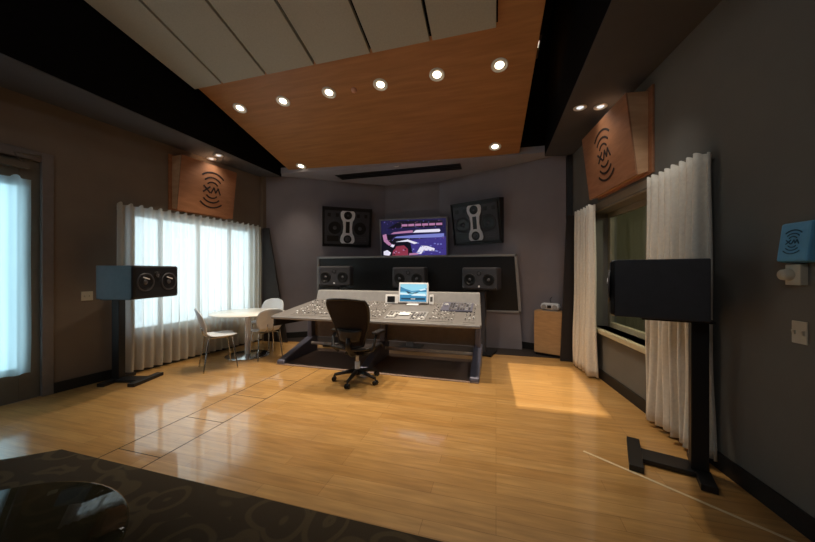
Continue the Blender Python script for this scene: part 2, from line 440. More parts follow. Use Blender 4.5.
d1 = sempty('door_1', onL(DY0), rzL); LD = (DY1 - DY0) * kL
mb = MB()   # leaf: stiles and rails around the glass
mb.bb(.025, .19, .03, .075, .002, DZ1 - .035).bb(LD - .20, LD - .025, .03, .075, .002, DZ1 - .035).bb(.19, LD - .20, .03, .075, .002, .38).bb(.19, LD - .20, .03, .075, DZ1 - .36, DZ1 - .035)
mb.build('door_leaf', M['door_leaf'], d1, bevel=.004)
MB().bb(-.07, 0.03, -.02, .1, 0, DZ1 + .07).bb(LD - .03, LD + .07, -.02, .1, 0, DZ1 + .07).bb(0.03, LD - .03, -.02, .1, DZ1 - .04, DZ1 + .07).build('door_frame', M['door_frame'], d1, bevel=.006)
MB().bb(.185, LD - .195, .05, .058, .375, DZ1 - .355).build('door_pane', M['pane'], d1)
mb = MB(); mb.bb(LD - .42, LD - .14, -.05, .03, DZ1 - .16, DZ1 - .09)
mb.tube([(LD - .2, -.04, DZ1 - .09), (LD - .28, -.13, DZ1 - .03), (LD - .05, -.03, DZ1 + .02)], .012)
mb.build('door_closer', M['door_leaf'], d1, bevel=.008)
MB().tube([(.115, .03, 1.0), (.115, -.04, 1.0), (.115, -.04, 1.3), (.115, .03, 1.3)], .012).build('door_handle', M['chrome'], d1)

w2 = sempty('window_2', onR(RY1), rzR); LR = (RY1 - RY0) * kR
mb = MB()   # casing on the room side, deep splayed reveal, inner frame
mb.bb(-.09, 0, -.02, 0, RZ0 - .02, RZ1 + .12).bb(LR, LR + .09, -.02, 0, RZ0 - .02, RZ1 + .12).bb(0, LR, -.02, 0, RZ1, RZ1 + .12)
mb.build('window_casing', M['trim_paint'], w2, bevel=.004)
MB().bb(.07, LR - .07, .18, .24, RZ0, RZ0 + .07).build('bottom_rail', M['sill'], w2, bevel=.004)
mb = MB(); mb.bb(.07, LR - .07, .18, .24, RZ1 - .07, RZ1).bb(0, .07, .18, .24, RZ0, RZ1).bb(LR - .07, LR, .18, .24, RZ0, RZ1)
mb.build('window_frame', M['trim_paint'], w2, bevel=.004)
MB().bb(-.12, LR + .12, -.06, .18, RZ0 - .06, RZ0).build('window_sill', M['sill'], w2, bevel=.006)
MB().bb(.06, LR - .06, .205, .213, RZ0 + .06, RZ1 - .06).build('window_pane', M['pane'], w2)
# the booth behind the right window
mb = MB(); BX0, BX1, BD = -.9, LR + 1.2, 2.3
mb.bb(BX0, BX1, BD, BD + .08, 0, 2.9).bb(BX0 - .08, BX0, .31, BD + .08, 0, 2.9).bb(BX1, BX1 + .08, .31, BD + .08, 0, 2.9).bb(BX0, BX1, .31, BD, 2.82, 2.9).bb(BX0, BX1, .31, BD, -.08, 0)
ob = struct('wall_booth', mb, M['booth']); ob.location = w2.location; ob.rotation_euler = w2.rotation_euler

# ------------------------------------------------------------------ curtains
def curtain(name, label, wall, y0, y1, z0, z1, d, folds, amp, m, solid=0, flare=0.0, cat='curtain', group=None, seed=1, mess=0.3, tab=0.0):
    rnd = random.Random(seed)
    base = onL(y0) if wall == 'L' else onR(y1)
    L = (y1 - y0) * (kL if wall == 'L' else kR)
    ph = [rnd.uniform(-1, 1) * mess for _ in range(folds + 2)]; am = [1 + rnd.uniform(-.35, .35) for _ in range(folds + 2)]
    nu = folds * 12
    def fn(u, v):
        t = u * folds; k = int(min(t, folds - 1e-6)); f = t - k
        e = f * f * (3 - 2 * f)
        p = ph[k] * (1 - e) + ph[k + 1] * e; A = am[k] * (1 - e) + am[k + 1] * e
        sag = 0.6 + 0.4 * (1 - v)
        w = math.sin(2 * PI * t + p * (1.4 - v))
        x = u * L - (.085 if solid else .03) * L / folds * math.sin(4 * PI * t)
        x = L / 2 + (x - L / 2) * (1 + flare * (1 - v))
        y = -(d + amp * A * sag * w + .012 * math.sin(9 * v + p * 5) * (1 - v))
        z = z0 + (z1 - z0) * v
        if v > .985: z += tab * max(0, w)
        return (x, y, z)
    t = thing(name, label, cat, base, rzL if wall == 'L' else rzR, group)
    MB().grid(fn, nu, 26).build('cloth', m, t, solid=solid, recalc=False)
    MB().grid(lambda u, v: (fn(u, 1)[0], fn(u, 1)[1] + .006, z1 - .09 + .075 * v), nu, 1).build('heading_tape', M['drape'] if solid else M['sheer'], t, recalc=False)
    return t
curtain('sheer_curtain', 'left half of the long sheer white curtain over the left window, behind the twin-driver speaker', 'L', 3.08, 4.345, .05, 2.44, .085, 10, .044, M['sheer'], seed=3, tab=.03)
curtain('sheer_curtain', 'right half of the long sheer white curtain, behind the round white table', 'L', 4.347, 5.56, .05, 2.44, .085, 10, .044, M['sheer'], seed=5, tab=.03)
curtain('door_curtain', 'pale blue sheer curtain hung on the glass door at far left', 'L', 1.50, 2.285, .33, 2.55, .075, 5, .034, M['sheer_blue'], seed=8, tab=.03)
curtain('drape', 'cream gathered drape at far side of right window, next to the beech cabinet', 'R', 4.86, 5.50, .03, 2.42, .125, 6, .045, M['drape'], solid=.006, flare=.05, seed=11, mess=.5, tab=.02)
curtain('drape', 'cream gathered drape at near side of right window, behind the big black speaker', 'R', 2.93, 3.66, .055, 2.41, .078, 8, .052, M['drape'], solid=.006, flare=.03, seed=14, mess=1.0, tab=.02)
def rod(label, wall, y0, y1, z, d, kx):
    base = onL(y0) if wall == 'L' else onR(y1); L = (y1 - y0) * kx
    t = thing('curtain_rod', label, 'curtain rod', base, rzL if wall == 'L' else rzR)
    MB().cyl((0, -d, z), (L, -d, z), .008, n=10).build('rod', M['door_leaf'], t)
    for x in (.05, L / 2, L - .05):
        MB().bb(x - .012, x + .012, -d, 0, z - .01, z + .01).build('bracket', M['door_leaf'], t)
rod('thin curtain rod above the left window behind the sheer curtain', 'L', 3.1, 5.58, 2.42, .035, kL)
rod('thin curtain rod across the top of the right window', 'R', 2.95, 5.55, 2.365, .018, kR)

# ------------------------------------------------------------------ logo used on the wall panels: three arcs, two letters, three arcs
def logo(mb, cx, cz, s, y, th, m=None):
    def ribbon(pts, w):
        n = len(pts)
        for i in range(n - 1):
            a, b = Vector(pts[i]), Vector(pts[i + 1]); d = (b - a).normalized(); p = Vector((-d.y, d.x)) * w / 2
            e = d * w * .2
            q = [a - e - p, b + e - p, b + e + p, a - e + p]
            mb.prism_xz([(cx + s * v.x, cz + s * v.y) for v in q], y - th, y, m)
    for sg in (1, -1):
        for r, ang, w in ((.95, 43, .085), (.66, 46, .08), (.40, 50, .075)):
            pts = []
            for i in range(13):
                t = R(-ang + 2 * ang * i / 12)
                pts.append((r * 1.0 * math.sin(t), sg * (r * math.cos(t) + .06)))
            ribbon(pts, w)
    ribbon([(-.52, .17), (-.12, -.17)], .085); ribbon([(-.52, -.17), (-.14, .17)], .085)
    ribbon([(-.06, -.17), (.10, .17), (.22, -.12), (.36, .17), (.52, -.17)], .075)

def wedge_panel(label, wall, y0, y1, z0, z1, face_l, face_r, dt, db, logo_s, lx):
    base = onL(y0) if wall == 'L' else onR(y1); k = kL if wall == 'L' else kR; L = (y1 - y0) * k
    t = thing('acoustic_panel', label, 'wall panel', base, rzL if wall == 'L' else rzR, 'logo wall panels')
    MB().bb(0, L, -.022, -.001, z0, z1 + .03).build('back_board', M['panel_wood'], t, bevel=.003)
    mb = MB()
    a, b = face_l, L - face_r
    mb.hull8([(a, -.022, z0 + .03), (b, -.022, z0 + .03), (b, -db, z0), (a, -db, z0)], [(a, -.022, z1), (b, -.022, z1), (b, -dt, z1), (a, -dt, z1)])
    mb.build('box', M['panel_edge'], t, bevel=.003)
    ang = math.atan2(dt - db, z1 - z0)
    # veneer face lying on the tilted front, logo cut dark into it
    H = math.hypot(dt - db, z1 - z0)
    xf = Matrix.Translation((0, -db, z0)) @ Matrix.Rotation(ang, 4, 'X')
    f = MB().bb(a - .005, b + .005, -.018, -.001, 0, H).build('face', M['panel_wood'], t, bevel=.002, xf=xf)
    mb = MB(); logo(mb, a + (b - a) * lx, H * .5, logo_s, -.0185, .004)
    mb.build('wave_logo', M['logo'], f, xf=xf)
    return t
wedge_panel('tilted cherry wood wall panel with dark wave logo above the sheer curtained window', 'L', 3.78, 4.84, 2.49, 3.36, .05, 0.02, .25, .14, .30, .55)
wedge_panel('tilted cherry wood wall panel with dark wave logo above the right window', 'R', 3.71, 4.98, 2.50, 3.36, .03, .07, .22, .12, .30, .48)

# ------------------------------------------------------------------ ceiling cloud, fabric panels, downlights
SL = 0.277
def cz(y): return 3.62 + SL * (5.9 - y)
AC = math.radians(15.84); FPX = 312.0
def ray(px, py):
    u, v = (px - 407.5) / FPX, (271 - py) / FPX
    return Vector((u * math.cos(AC) - math.sin(AC), u * math.sin(AC) + math.cos(AC), v))
def on_cloud(px, py, dz=0):
    r = ray(px, py); t = (3.62 + SL * 5.9 + dz - 1.5) / (r.z + SL * r.y)
    return Vector((0, 0, 1.5)) + r * t
def at_z(px, py, z):
    r = ray(px, py); return Vector((0, 0, 1.5)) + r * ((z - 1.5) / r.z)
YR = 0.2
mb = MB()
lo = [(-4.27, 5.9), (0.40, 5.93), (0.62, YR), (-4.36, YR)]
mb.hull8([(x, y, cz(y)) for x, y in lo], [(x, y, cz(y) + .06) for x, y in lo])
cloud = tag(mb.build('ceiling_cloud', M['cloud_wood'], bevel=.004), 'large sloping cherry wood ceiling cloud full of downlights', 'ceiling panel')
p0 = on_cloud(195, 86); p1 = on_cloud(498, 22)
YF = (p0.y + p1.y) / 2
edges = [(-4.3, -5.0)]
for px, py in ((221.8, 79.4), (265.8, 70.4), (314, 59), (370, 45.4), (430.6, 34), (498, 22)):
    x = on_cloud(px, py).x; edges.append((x, x))
first = None
names = ['leftmost grey fabric ceiling panel, flaring out over the black gap', 'second grey fabric ceiling panel from the left', 'third grey fabric ceiling panel from the left', 'fourth grey fabric ceiling panel from the left',
         'fifth grey fabric ceiling panel from the left', 'rightmost grey fabric ceiling panel beside the wooden margin']
for i in range(6):
    (a0, a1), (b0, b1) = edges[i], edges[i + 1]; g = .018
    if i == 0: a0, a1 = -4.33, -4.72
    q = [(a0 + g, YF), (b0 - g, YF), (b1 - g, YR), (a1 + g, YR)]
    mb = MB(); mb.hull8([(x, y, cz(y) - .055) for x, y in q], [(x, y, cz(y) - .003) for x, y in q])
    tag(mb.build('fabric_panel', M['fabric_panel'], bevel=.004), names[i], 'ceiling panel', 'grey fabric panels on the ceiling cloud')
# black joints behind the fabric
mb = MB(); q = [(-4.28, YF - .01), (edges[-1][0] + .0, YF - .01), (edges[-1][0], YR), (-4.34, YR)]
mb.hull8([(x, y, cz(y) - .006) for x, y in q], [(x, y, cz(y) - .0005) for x, y in q])
mb.build('joint_backing', M['black_ceiling'], cloud)

def downlight_proto(r, m_lamp, label, group):
    t = thing('downlight', label, 'downlight', (0, 0, 0), 0, group)
    MB().lathe([(r, 0), (r * 1.0, -.008), (r * .86, -.012), (r * .80, -.004), (r * .80, 0)]).build('trim_ring', M['white_trim'], t)
    MB().lathe([(r * .80, -.003), (r * .68, -.002), (r * .55, -.002)]).build('reflector', M['white_trim'], t)
    MB().lathe([(0, -.014), (r * .35, -.012), (r * .55, -.002)]).build('lamp', m_lamp, t)
    return t
def spot(loc, energy, angle=78, blend=.85, col=(1, .84, .64), rad=.06, tilt=None):
    l = bpy.data.lights.new('downlight_beam', 'SPOT'); l.energy = energy; l.spot_size = R(angle); l.spot_blend = blend; l.color = col; l.shadow_soft_size = rad
    o = bpy.data.objects.new('downlight_beam', l); C.objects.link(o); o.location = loc
    if tilt: o.rotation_euler = tilt
    return o
tilt = math.atan(SL)
row1 = [(240, 108), (283, 101), (329, 92.5), (380.5, 84.5), (437, 74.5), (499.5, 65)]
row2 = [(301, 166), (396, 165), (495, 146.5)]
n1 = ['leftmost downlight of the rear row of six in the wooden cloud', 'second downlight from the left in the rear row of six', 'third downlight from the left, beside the small sensor', 'fourth downlight from the left in the rear row of six',
      'fifth downlight from the left in the rear row of six', 'rightmost downlight of the rear row, nearest the wood margin']
n2 = ['front left downlight near the left tip of the wooden cloud', 'small front middle downlight above the black slot vent', 'front right downlight near the right tip of the wooden cloud']
proto = None
PW1, PW2 = 205, 42
for i, (px, py) in enumerate(row1 + row2):
    p = on_cloud(px, py)
    lb = (n1 + n2)[i]
    rr = .1 if i < 6 else .085
    if proto is None: proto = o = downlight_proto(.105, M['lamp'], lb, 'downlights in the wooden cloud'); o.location = p - Vector((0, 0, .001))
    else: o = dup(proto, p - Vector((0, 0, .001)), None, lb)
    o.rotation_euler = (-tilt, 0, 0)
    if i == 7: o.scale = (.6, .6, .6)
    spot(p + Vector((0, 0, -.04)), PW1 if i < 6 else (PW2 if i != 7 else 25))
# framing spotlight hung in the gap between cloud and right soffit
pj = thing('framing_spotlight', 'black box spotlight hung in the dark gap right of the wooden cloud', 'spotlight', (.515, 4.6, 4.6))
mb = MB(); mb.bb(-.11, -.10, -.18, .3, 0, .5).bb(.06, .07, -.18, .3, 0, .5).bb(-.10, .06, -.18, -.17, 0, .5).bb(-.10, .06, .29, .3, 0, .5).bb(-.11, .07, -.18, .3, .5, .51)
mb.build('housing', M['black'], pj)
MB().bb(-.10, .06, -.17, -.077, .0, .006).bb(.048, .06, -.077, .29, .0, .006).bb(-.10, .048, .06, .29, .0, .006).build('shutter', M['black'], pj)
MB().cyl((0, .05, .51), (0, .05, .9), .02, n=10).build('hanger', M['black'], pj)
spot(Vector((.515, 4.6, 5.0)), 1000, 60, .3, (1, .84, .62), .004, (R(8), R(-6), 0))
# little lights in the soffits
sp = None
for (px, py, z, lb) in ((580, 107.5, ZS, 'cool white soffit downlight, left of two above the right logo panel'), (600.5, 106.5, ZS, 'cool white soffit downlight, right of two above the right logo panel'),
                        (211.5, 158.5, ZS, 'small soffit downlight, left of two above the left logo panel'), (218.5, 155.2, ZS, 'small soffit downlight, right of two above the left logo panel')):
    p = at_z(px, py, z - .002)
    if sp is None: sp = o = downlight_proto(.075, M['lamp_cool'], lb, 'soffit downlights'); o.location = p
    else: o = dup(sp, p, None, lb)
p = on_cloud(354, 89.5)
o = tag(MB().lathe([(.04, 0), (.04, -.02), (.03, -.035), (0, -.038)]).build('smoke_sensor', mat('pinkish_sensor', (214, 160, 134), .5)), 'small pinkish round sensor between downlights on the wooden cloud', 'sensor')
o.location = p - Vector((0, 0, .001)); o.rotation_euler = (-tilt, 0, 0)
# black slot vent in the low grey ceiling
t = thing('slot_vent', 'long black slot vent in the grey ceiling above the screen', 'vent', (-2.03, 6.31, ZC))
MB().bb(-1.36, 1.36, -.17, .17, -.012, -.001).build('vent_frame', M['black'], t, bevel=.002)
for y in (-.1, 0, .1):
    MB().bb(-1.34, 1.34, y - .004, y + .004, -.022, -.012).build('vane', M['baseboard'], t)

# ------------------------------------------------------------------ front: low partition, TV, main monitors
t = thing('low_partition', 'low grey partition with black fabric front framed in grey', 'partition', (-1.78, 6.3, 0))
MB().prism_xz([(-2.14, 0), (2.26, 0), (2.155, 1.80), (-2.13, 1.80)], .012, .14).build('body', M['wall_front'], t)
MB().prism_xz([(-2.10, .74), (2.215, .74), (2.14, 1.79), (-2.10, 1.79)], .004, .012).build('fabric_front', M['black'], t)
mb = MB()
mb.prism_xz([(-2.15, 1.78), (2.165, 1.78), (2.165, 1.825), (-2.15, 1.825)], -.02, .15)
mb.prism_xz([(2.195, .70), (2.245, .70), (2.165, 1.82), (2.115, 1.82)], -.02, .012)
mb.prism_xz([(-2.16, .70), (-2.11, .70), (-2.105, 1.82), (-2.15, 1.82)], -.02, .012)
mb.prism_xz([(-2.16, .70), (2.245, .70), (2.24, .735), (-2.16, .735)], -.02, .012)
mb.build('frame', M['grey_plastic'], t, bevel=.003)

def patch(mb, pts, m, y=-.0012): mb.poly([(x, y, z) for x, z in pts], m)
TVW, TVH = 1.64, .94
pTV = Vector((0, 0, 1.5)) + ray(413, 262) * (7.05 / ray(413, 262).y)
tv = thing('television', 'wide flat television on the front wall showing a purple arena picture', 'television', (pTV.x, 7.08, 1.80))
tiltx = Matrix.Rotation(R(5), 4, 'X')
MB().bb(-TVW / 2, TVW / 2, 0, .05, 0, TVH).build('housing', M['grey_plastic'], tv, bevel=.006, xf=tiltx)
mb = MB()
mb.bb(-TVW / 2, TVW / 2, -.012, 0, 0, .05).bb(-TVW / 2, TVW / 2, -.012, 0, TVH - .04, TVH).bb(-TVW / 2, -TVW / 2 + .04, -.012, 0, .05, TVH - .04).bb(TVW / 2 - .04, TVW / 2, -.012, 0, .05, TVH - .04)
mb.build('bezel', M['grey_plastic'], tv, bevel=.002, xf=tiltx)
mb = MB(); W2 = TVW / 2 - .04; SH0, SH1 = .05, TVH - .04
def S(u, v): return (-W2 + 2 * W2 * u, SH0 + (SH1 - SH0) * v)
mb.poly([(x, -.0005, z) for x, z in (S(0, 0), S(1, 0), S(1, 1), S(0, 1))], M['scr_navy'])
def sp_(pts, m, k): patch(mb, [S(u, v) for u, v in pts], m, -.001 - .0004 * k)
sp_([(0, .62), (1, .5), (1, .0), (.0, .0)], M['scr_dark'], 0)
sp_([(.45, .45), (1, .52), (1, 0), (.5, 0)], M['scr_violet'], 1)
sp_([(.1, .78), (.95, .78), (.95, .95), (.3, .97)], M['scr_dark'], 1)
for i in range(6): sp_([(.33 + .105 * i, .82), (.42 + .105 * i, .82), (.42 + .105 * i, .88), (.33 + .105 * i, .88)], M['scr_pink'], 2)
sp_([(.15, .62), (.5, .645), (.5, .71), (.2, .67)], M['scr_pink'], 2)
sp_([(.5, .64), (.9, .64), (.92, .68), (.9, .72), (.55, .71)], M['scr_white'], 3)
sp_([(.2, .51), (.55, .49), (.97, .50), (.97, .60), (.55, .58), (.25, .55)], M['scr_lilac'], 3)
sp_([(.02, .6), (.08, .63), (.10, .45), (.17, .33), (.12, .30), (.04, .42)], M['scr_pink'], 3)
sp_([(.22, .40), (.42, .46), (.58, .36), (.52, .33), (.42, .40)], M['scr_white'], 4)
sp_([(.17, .02), (.42, .02), (.42, .20), (.36, .30), (.24, .28), (.18, .14)], M['scr_red'], 4)
sp_([(.03, .04), (.12, .02), (.15, .1), (.09, .18), (.03, .14)], M['scr_white'], 5)
sp_([(.14, .28), (.19, .25), (.21, .31), (.17, .34)], M['scr_white'], 5)
sp_([(.55, .08), (.62, .05), (.66, .15), (.82, .13), (.83, .2), (.72, .27), (.62, .28)], M['scr_white'], 5)
sp_([(.43, .02), (.58, .04), (.57, .09), (.44, .08)], M['scr_pink'], 5)
for i in range(14):
    u, v = random.uniform(.46, .95), random.uniform(.05, .36); sp_([(u, v), (u + .025, v), (u + .025, v + .03), (u, v + .03)], M['scr_lilac'], 6)
for i in range(90):
    u = random.uniform(.02, .97); v = random.choice([random.uniform(.44, .5), random.uniform(.72, .8), random.uniform(.88, .97), random.uniform(.05, .4)])
    if .15 < u < .43 and v < .32: continue
    a = random.uniform(.006, .018); sp_([(u, v), (u + a, v), (u + a, v + a * .9), (u, v + a * .9)], random.choice([M['scr_violet'], M['scr_pink'], M['scr_lilac'], M['scr_dark']]), 6)
for i in range(12):
    u, v = random.uniform(.18, .39), random.uniform(.04, .24); sp_([(u, v), (u + .03, v), (u + .02, v + .035), (u, v + .03)], random.choice([M['scr_dark'], M['scr_pink'], M['scr_red']]), 6)
mb.build('screen', None, tv, recalc=False, xf=tiltx)

def ring_pts(cx, cz, r, n=20): return [(cx + r * math.cos(2 * PI * i / n), cz + r * math.sin(2 * PI * i / n)) for i in range(n)]
def driver(parent, name, x, z, r, y, mcone, xf=None, mring=None):
    """loudspeaker driver on a baffle facing -y"""
    mb = MB()
    mr = mring or M['black']
    mb.lathe([(r, 0), (r, .008), (r * .88, .010), (r * .84, .006)], (x, y, z), (0, -1, 0), 24, mr)
    mb.lathe([(r * .84, .006), (r * .76, .011), (r * .68, .004)], (x, y, z), (0, -1, 0), 24, M['cone'])
    mb.lathe([(r * .68, .004), (r * .3, -.0008 + .0015), (r * .26, .0015)], (x, y, z), (0, -1, 0), 24, mcone)
    mb.lathe([(r * .26, .0015), (r * .2, .010), (0, .014)], (x, y, z), (0, -1, 0), 24, M['cone_grey'])
    return mb.build(name, None, parent, xf=xf)

def main_monitor(label, loc, rz):
    W, H = 1.12, .90
    t = thing('main_monitor_speaker', label, 'loudspeaker', loc, rz, 'large wall mounted main speakers')
    xf = Matrix.Translation((0, -.10, 0)) @ Matrix.Rotation(R(10), 4, 'X')
    mb = MB()      # open black niche box around the baffle
    mb.bb(-W / 2, W / 2, -.06, .30, H / 2 - .02, H / 2).bb(-W / 2, W / 2, -.06, .26, -H / 2, -H / 2 + .02).bb(-W / 2, -W / 2 + .02, -.06, .2, -H / 2, H / 2).bb(W / 2 - .02, W / 2, -.06, .2, -H / 2, H / 2)
    mb.build('niche', M['black'], t, xf=xf)
    MB().bb(-W / 2 + .02, W / 2 - .02, -.02, .1, -H / 2 + .02, H / 2 - .02).build('back_panel', M['black'], t, xf=xf)
    bw, bh = W / 2 - .05, H / 2 - .06
    MB().bb(-bw, bw, -.05, -.02, -bh, bh - .02).build('baffle', M['baffle'], t, bevel=.004, xf=xf)
    for s in (-1, 1): driver(t, 'woofer', s * .29, -.02, .17, -.05, M['cone'], xf, M['baffle'])
    for x in (-.42, -.24, .24, .42):
        MB().bb(x - .035, x + .035, -.054, -.05, .23, .31).build('port', M['cone'], t, xf=xf)
    # silver dog-bone plate with the two centre drivers
    out = []
    prof = [(.40, .13), (.36, .165), (.30, .17), (.22, .155), (.14, .115), (.0, .10), (-.14, .115), (-.22, .155), (-.30, .17), (-.36, .165), (-.40, .13)]
    k = .98
    for z, w in prof: out.append((w * k, z * .93))
    for z, w in reversed(prof): out.append((-w * k, z * .93))
    pl = MB().prism_xz(out, -.075, -.05).build('centre_plate', M['silver'], t, bevel=.006, xf=xf)
    for z in (.27, -.27):
        driver(pl, 'centre_driver', 0, z, .092, -.075, M['cone_grey'] if z < 0 else M['cone'], xf, M['cone'])
    MB().bb(-.045, .045, -.08, -.075, -.13, .13).build('ribbon_slot', M['cone'], pl, bevel=.004, xf=xf)
    mb = MB()
    for z in (-.23, -.27, -.31):
        mb.bb(.18, .44, -.053, -.05, z - .008, z + .008)
    mb.build('vent_slots', M['cone_grey'], t, xf=xf)
    MB().bb(-.46, -.20, -.053, -.05, -.33, -.20).build('port', M['cone'], t, xf=xf)
    return t
rzFL = math.atan2(FL1.y - FL0.y, FL1.x - FL0.x); rzFR = math.atan2(FR0.y - FR1.y, FR0.x - FR1.x)
main_monitor('big black main speaker with silver centre plate, left of the television', (-3.40, 6.71, 2.52), rzFL)
main_monitor('big black main speaker with silver centre plate, right of the television', (-.36, 6.835, 2.52), rzFR)

# ------------------------------------------------------------------ near-field speakers on stands behind the desk
def lcr(label, x, y, z, rz):
    W, H, D = .64, .40, .34
    t = thing('shelf_speaker', label, 'loudspeaker', (x, y, z - H / 2), rz, 'grey three-driver speakers behind the mixing desk')
    MB().bb(-W / 2, W / 2, -D / 2, D / 2, 0, H).build('cabinet', M['baffle'], t, bevel=.03)
    for s in (-1, 1): driver(t, 'woofer', s * .17, H * .45, .105, -D / 2, M['cone'], None, M['cone'])
    driver(t, 'tweeter', 0, H * .74, .04, -D / 2, M['cone_grey'])
    MB().cyl((0, -D / 2 - .004, .06), (0, -D / 2, .06), .018, n=12).build('badge', M['silver'], t)
    for s in (-1, 1):
        MB().cyl((s * .285, -D / 2 - .003, .035), (s * .285, -D / 2, .035), .012, n=10).build('screw', M['chrome'], t)
def lcr_stand(label, x, y, z, rz):
    t = thing('speaker_stand', label, 'speaker stand', (x, y, 0.004), rz, 'stands behind the mixing desk')
    MB().bb(-.22, .22, -.2, .2, 0, .03).build('base_plate', M['black'], t, bevel=.004)
    MB().bb(-.07, .07, -.05, .05, .03, z - .02).build('pole', M['baffle'], t, bevel=.004)
    MB().bb(-.18, .18, -.14, .14, z - .02, z - .001).build('top_plate', M['black'], t, bevel=.004)
for (lb, sb, x, y, z, rz) in (('grey three-driver speaker behind the left end of the mixing desk', 'dark stand under the grey speaker at left end of the desk', -3.13, 5.72, 1.40, R(14)),
                              ('grey three-driver speaker behind the blue computer monitor', 'dark stand under the middle grey speaker', -1.61, 5.88, 1.375, 0),
                              ('grey three-driver speaker behind the right end of the mixing desk', 'dark stand under the grey speaker at right end of the desk', -.25, 5.85, 1.365, R(-14))):
    lcr(lb, x, y, z, rz); lcr_stand(sb, x, y, z - .2045, rz)

# ------------------------------------------------------------------ mixing desk
dk = thing('mixing_desk', 'wide light grey studio mixing desk on slanted blue-grey legs', 'mixing desk', (-1.84, 4.29, 0))
XL, XR, XLB, XRB = -1.69, 1.655, -1.40, 1.60
FZ, BZ, BY = .765, .965, .86
def topz(y): return FZ + (BZ - FZ) * y / BY
mb = MB()
mb.hull8([(XL, 0, FZ - .05), (XR, 0, FZ - .05), (XRB, BY, BZ - .12), (XLB, BY, BZ - .12)], [(XL, 0, FZ), (XR, 0, FZ), (XRB, BY, BZ), (XLB, BY, BZ)])
mb.build('work_surface', M['console_grey'], dk, bevel=.012)
MB().bb(XL + .02, XR - .02, -.03, .0, FZ - .05, FZ - .005).build('arm_rest', M['console_light'], dk, bevel=.012)
br = MB(); br.hull8([(XLB, BY - .02, BZ - .06), (XRB, BY - .02, BZ - .06), (XRB, BY + .16, BZ - .06), (XLB, BY + .16, BZ - .06)],
                    [(XLB + .015, BY + .05, BZ + .17), (XRB - .015, BY + .05, BZ + .17), (XRB - .015, BY + .16, BZ + .17), (XLB + .015, BY + .16, BZ + .17)])
brg = br.build('meter_bridge', M['console_light'], dk, bevel=.014)
# meter panes on the bridge
for i in range(9):
    x = XLB + .06 + i * .325
    mb = MB(); mb.hull8([(x, BY - .008, BZ - .015), (x + .30, BY - .008, BZ - .015), (x + .30, BY + .0, BZ - .015), (x, BY + .0, BZ - .015)],
                        [(x, BY + .036, BZ + .135), (x + .30, BY + .036, BZ + .135), (x + .30, BY + .045, BZ + .135), (x, BY + .045, BZ + .135)])
    mb.build('meter', M['console_light'], brg)
# channel modules with rows of knobs, buttons and faders
rot = Matrix.Rotation(math.atan((BZ - FZ) / BY), 4, 'X')
rnd = random.Random(2)
def module(x0, x1, dark=False):
    n = max(3, int((x1 - x0) / .045)); px = (x1 - x0) / n
    f = lambda x, y, h: (x, y, topz(y) + h)
    base = MB()
    y0, y1 = .05, .82
    base.hull8([f(x0, y0, -.002), f(x1, y0, -.002), f(x1, y1, -.002), f(x0, y1, -.002)], [f(x0, y0, .006), f(x1, y0, .006), f(x1, y1, .006), f(x0, y1, .006)])
    b = base.build('channel_module', M['console_dark'] if dark else M['console_grey'], dk, bevel=.002)
    kn = MB()
    for i in range(n):
        x = x0 + px * (i + .5)
        for y in (.42, .50, .58, .66, .74):
            mm = rnd.choice([M['console_light'], M['console_dark'], M['silver'], M['console_light']])
            kn.cyl(f(x, y, .005), f(x, y, .022), .011, .009, 8, mm)
        for y in (.31, .35): kn.box(f(x, y, .009), (.018, .014, .008), rot, rnd.choice([M['console_light'], M['console_dark'], M['paper']]))
    kn.build('knobs', None, b)
    fd = MB()
    for i in range(n):
        x = x0 + px * (i + .5)
        fd.box(f(x, .18, .0065), (.005, .17, .002), rot, M['black'])
        y = rnd.choice([.15, .2, .22, .12, .17]); fd.box(f(x, y, .014), (.02, .03, .016), rot, rnd.choice([M['console_light'], M['silver']]))
    fd.build('faders', None, b)
xs = [-1.36, -.92, -.48, -.04]
for a in xs[:-1]: module(a, a + .425)
module(.90, 1.26, False); 
module(-.04, .16); module(1.40, 1.56)
# centre section: keypad panels
mb = MB(); f = lambda x, y, h: (x, y, topz(y) + h)
mb.hull8([f(.95 - .72, .06, 0), f(.85, .06, 0), f(.85, .40, 0), f(.23, .40, 0)], [f(.23, .06, .008), f(.85, .06, .008), f(.85, .40, .008), f(.23, .40, .008)])
cs = mb.build('centre_section', M['console_light'], dk, bevel=.002)
kb = MB()
for i in range(14):
    for j in range(5):
        if 3 < i < 9 and j < 3: continue
        kb.box(f(.27 + i * .041, .11 + j * .055, .012), (.028, .03, .008), rot, rnd.choice([M['console_grey'], M['console_light'], M['console_dark'], M['paper']]))
kb.build('buttons', None, cs)
mb = MB(); mb.hull8([f(1.02, .44, .006), f(1.50, .44, .006), f(1.50, .80, .006), f(1.02, .80, .006)], [f(1.02, .44, .03), f(1.50, .44, .03), f(1.50, .80, .03), f(1.02, .80, .03)])
ep = mb.build('effects_panel', M['console_leg'], dk, bevel=.004)
kb = MB()
for i in range(8):
    for j in range(5): kb.box(f(1.16 + i * .042, .48 + j * .065, .034), (.03, .04, .008), rot, rnd.choice([M['console_grey'], M['console_dark'], M['grey_plastic']]))
kb.cyl(f(1.085, .66, .03), f(1.085, .66, .05), .035, .03, 16, M['silver'])
kb.build('buttons', None, ep)
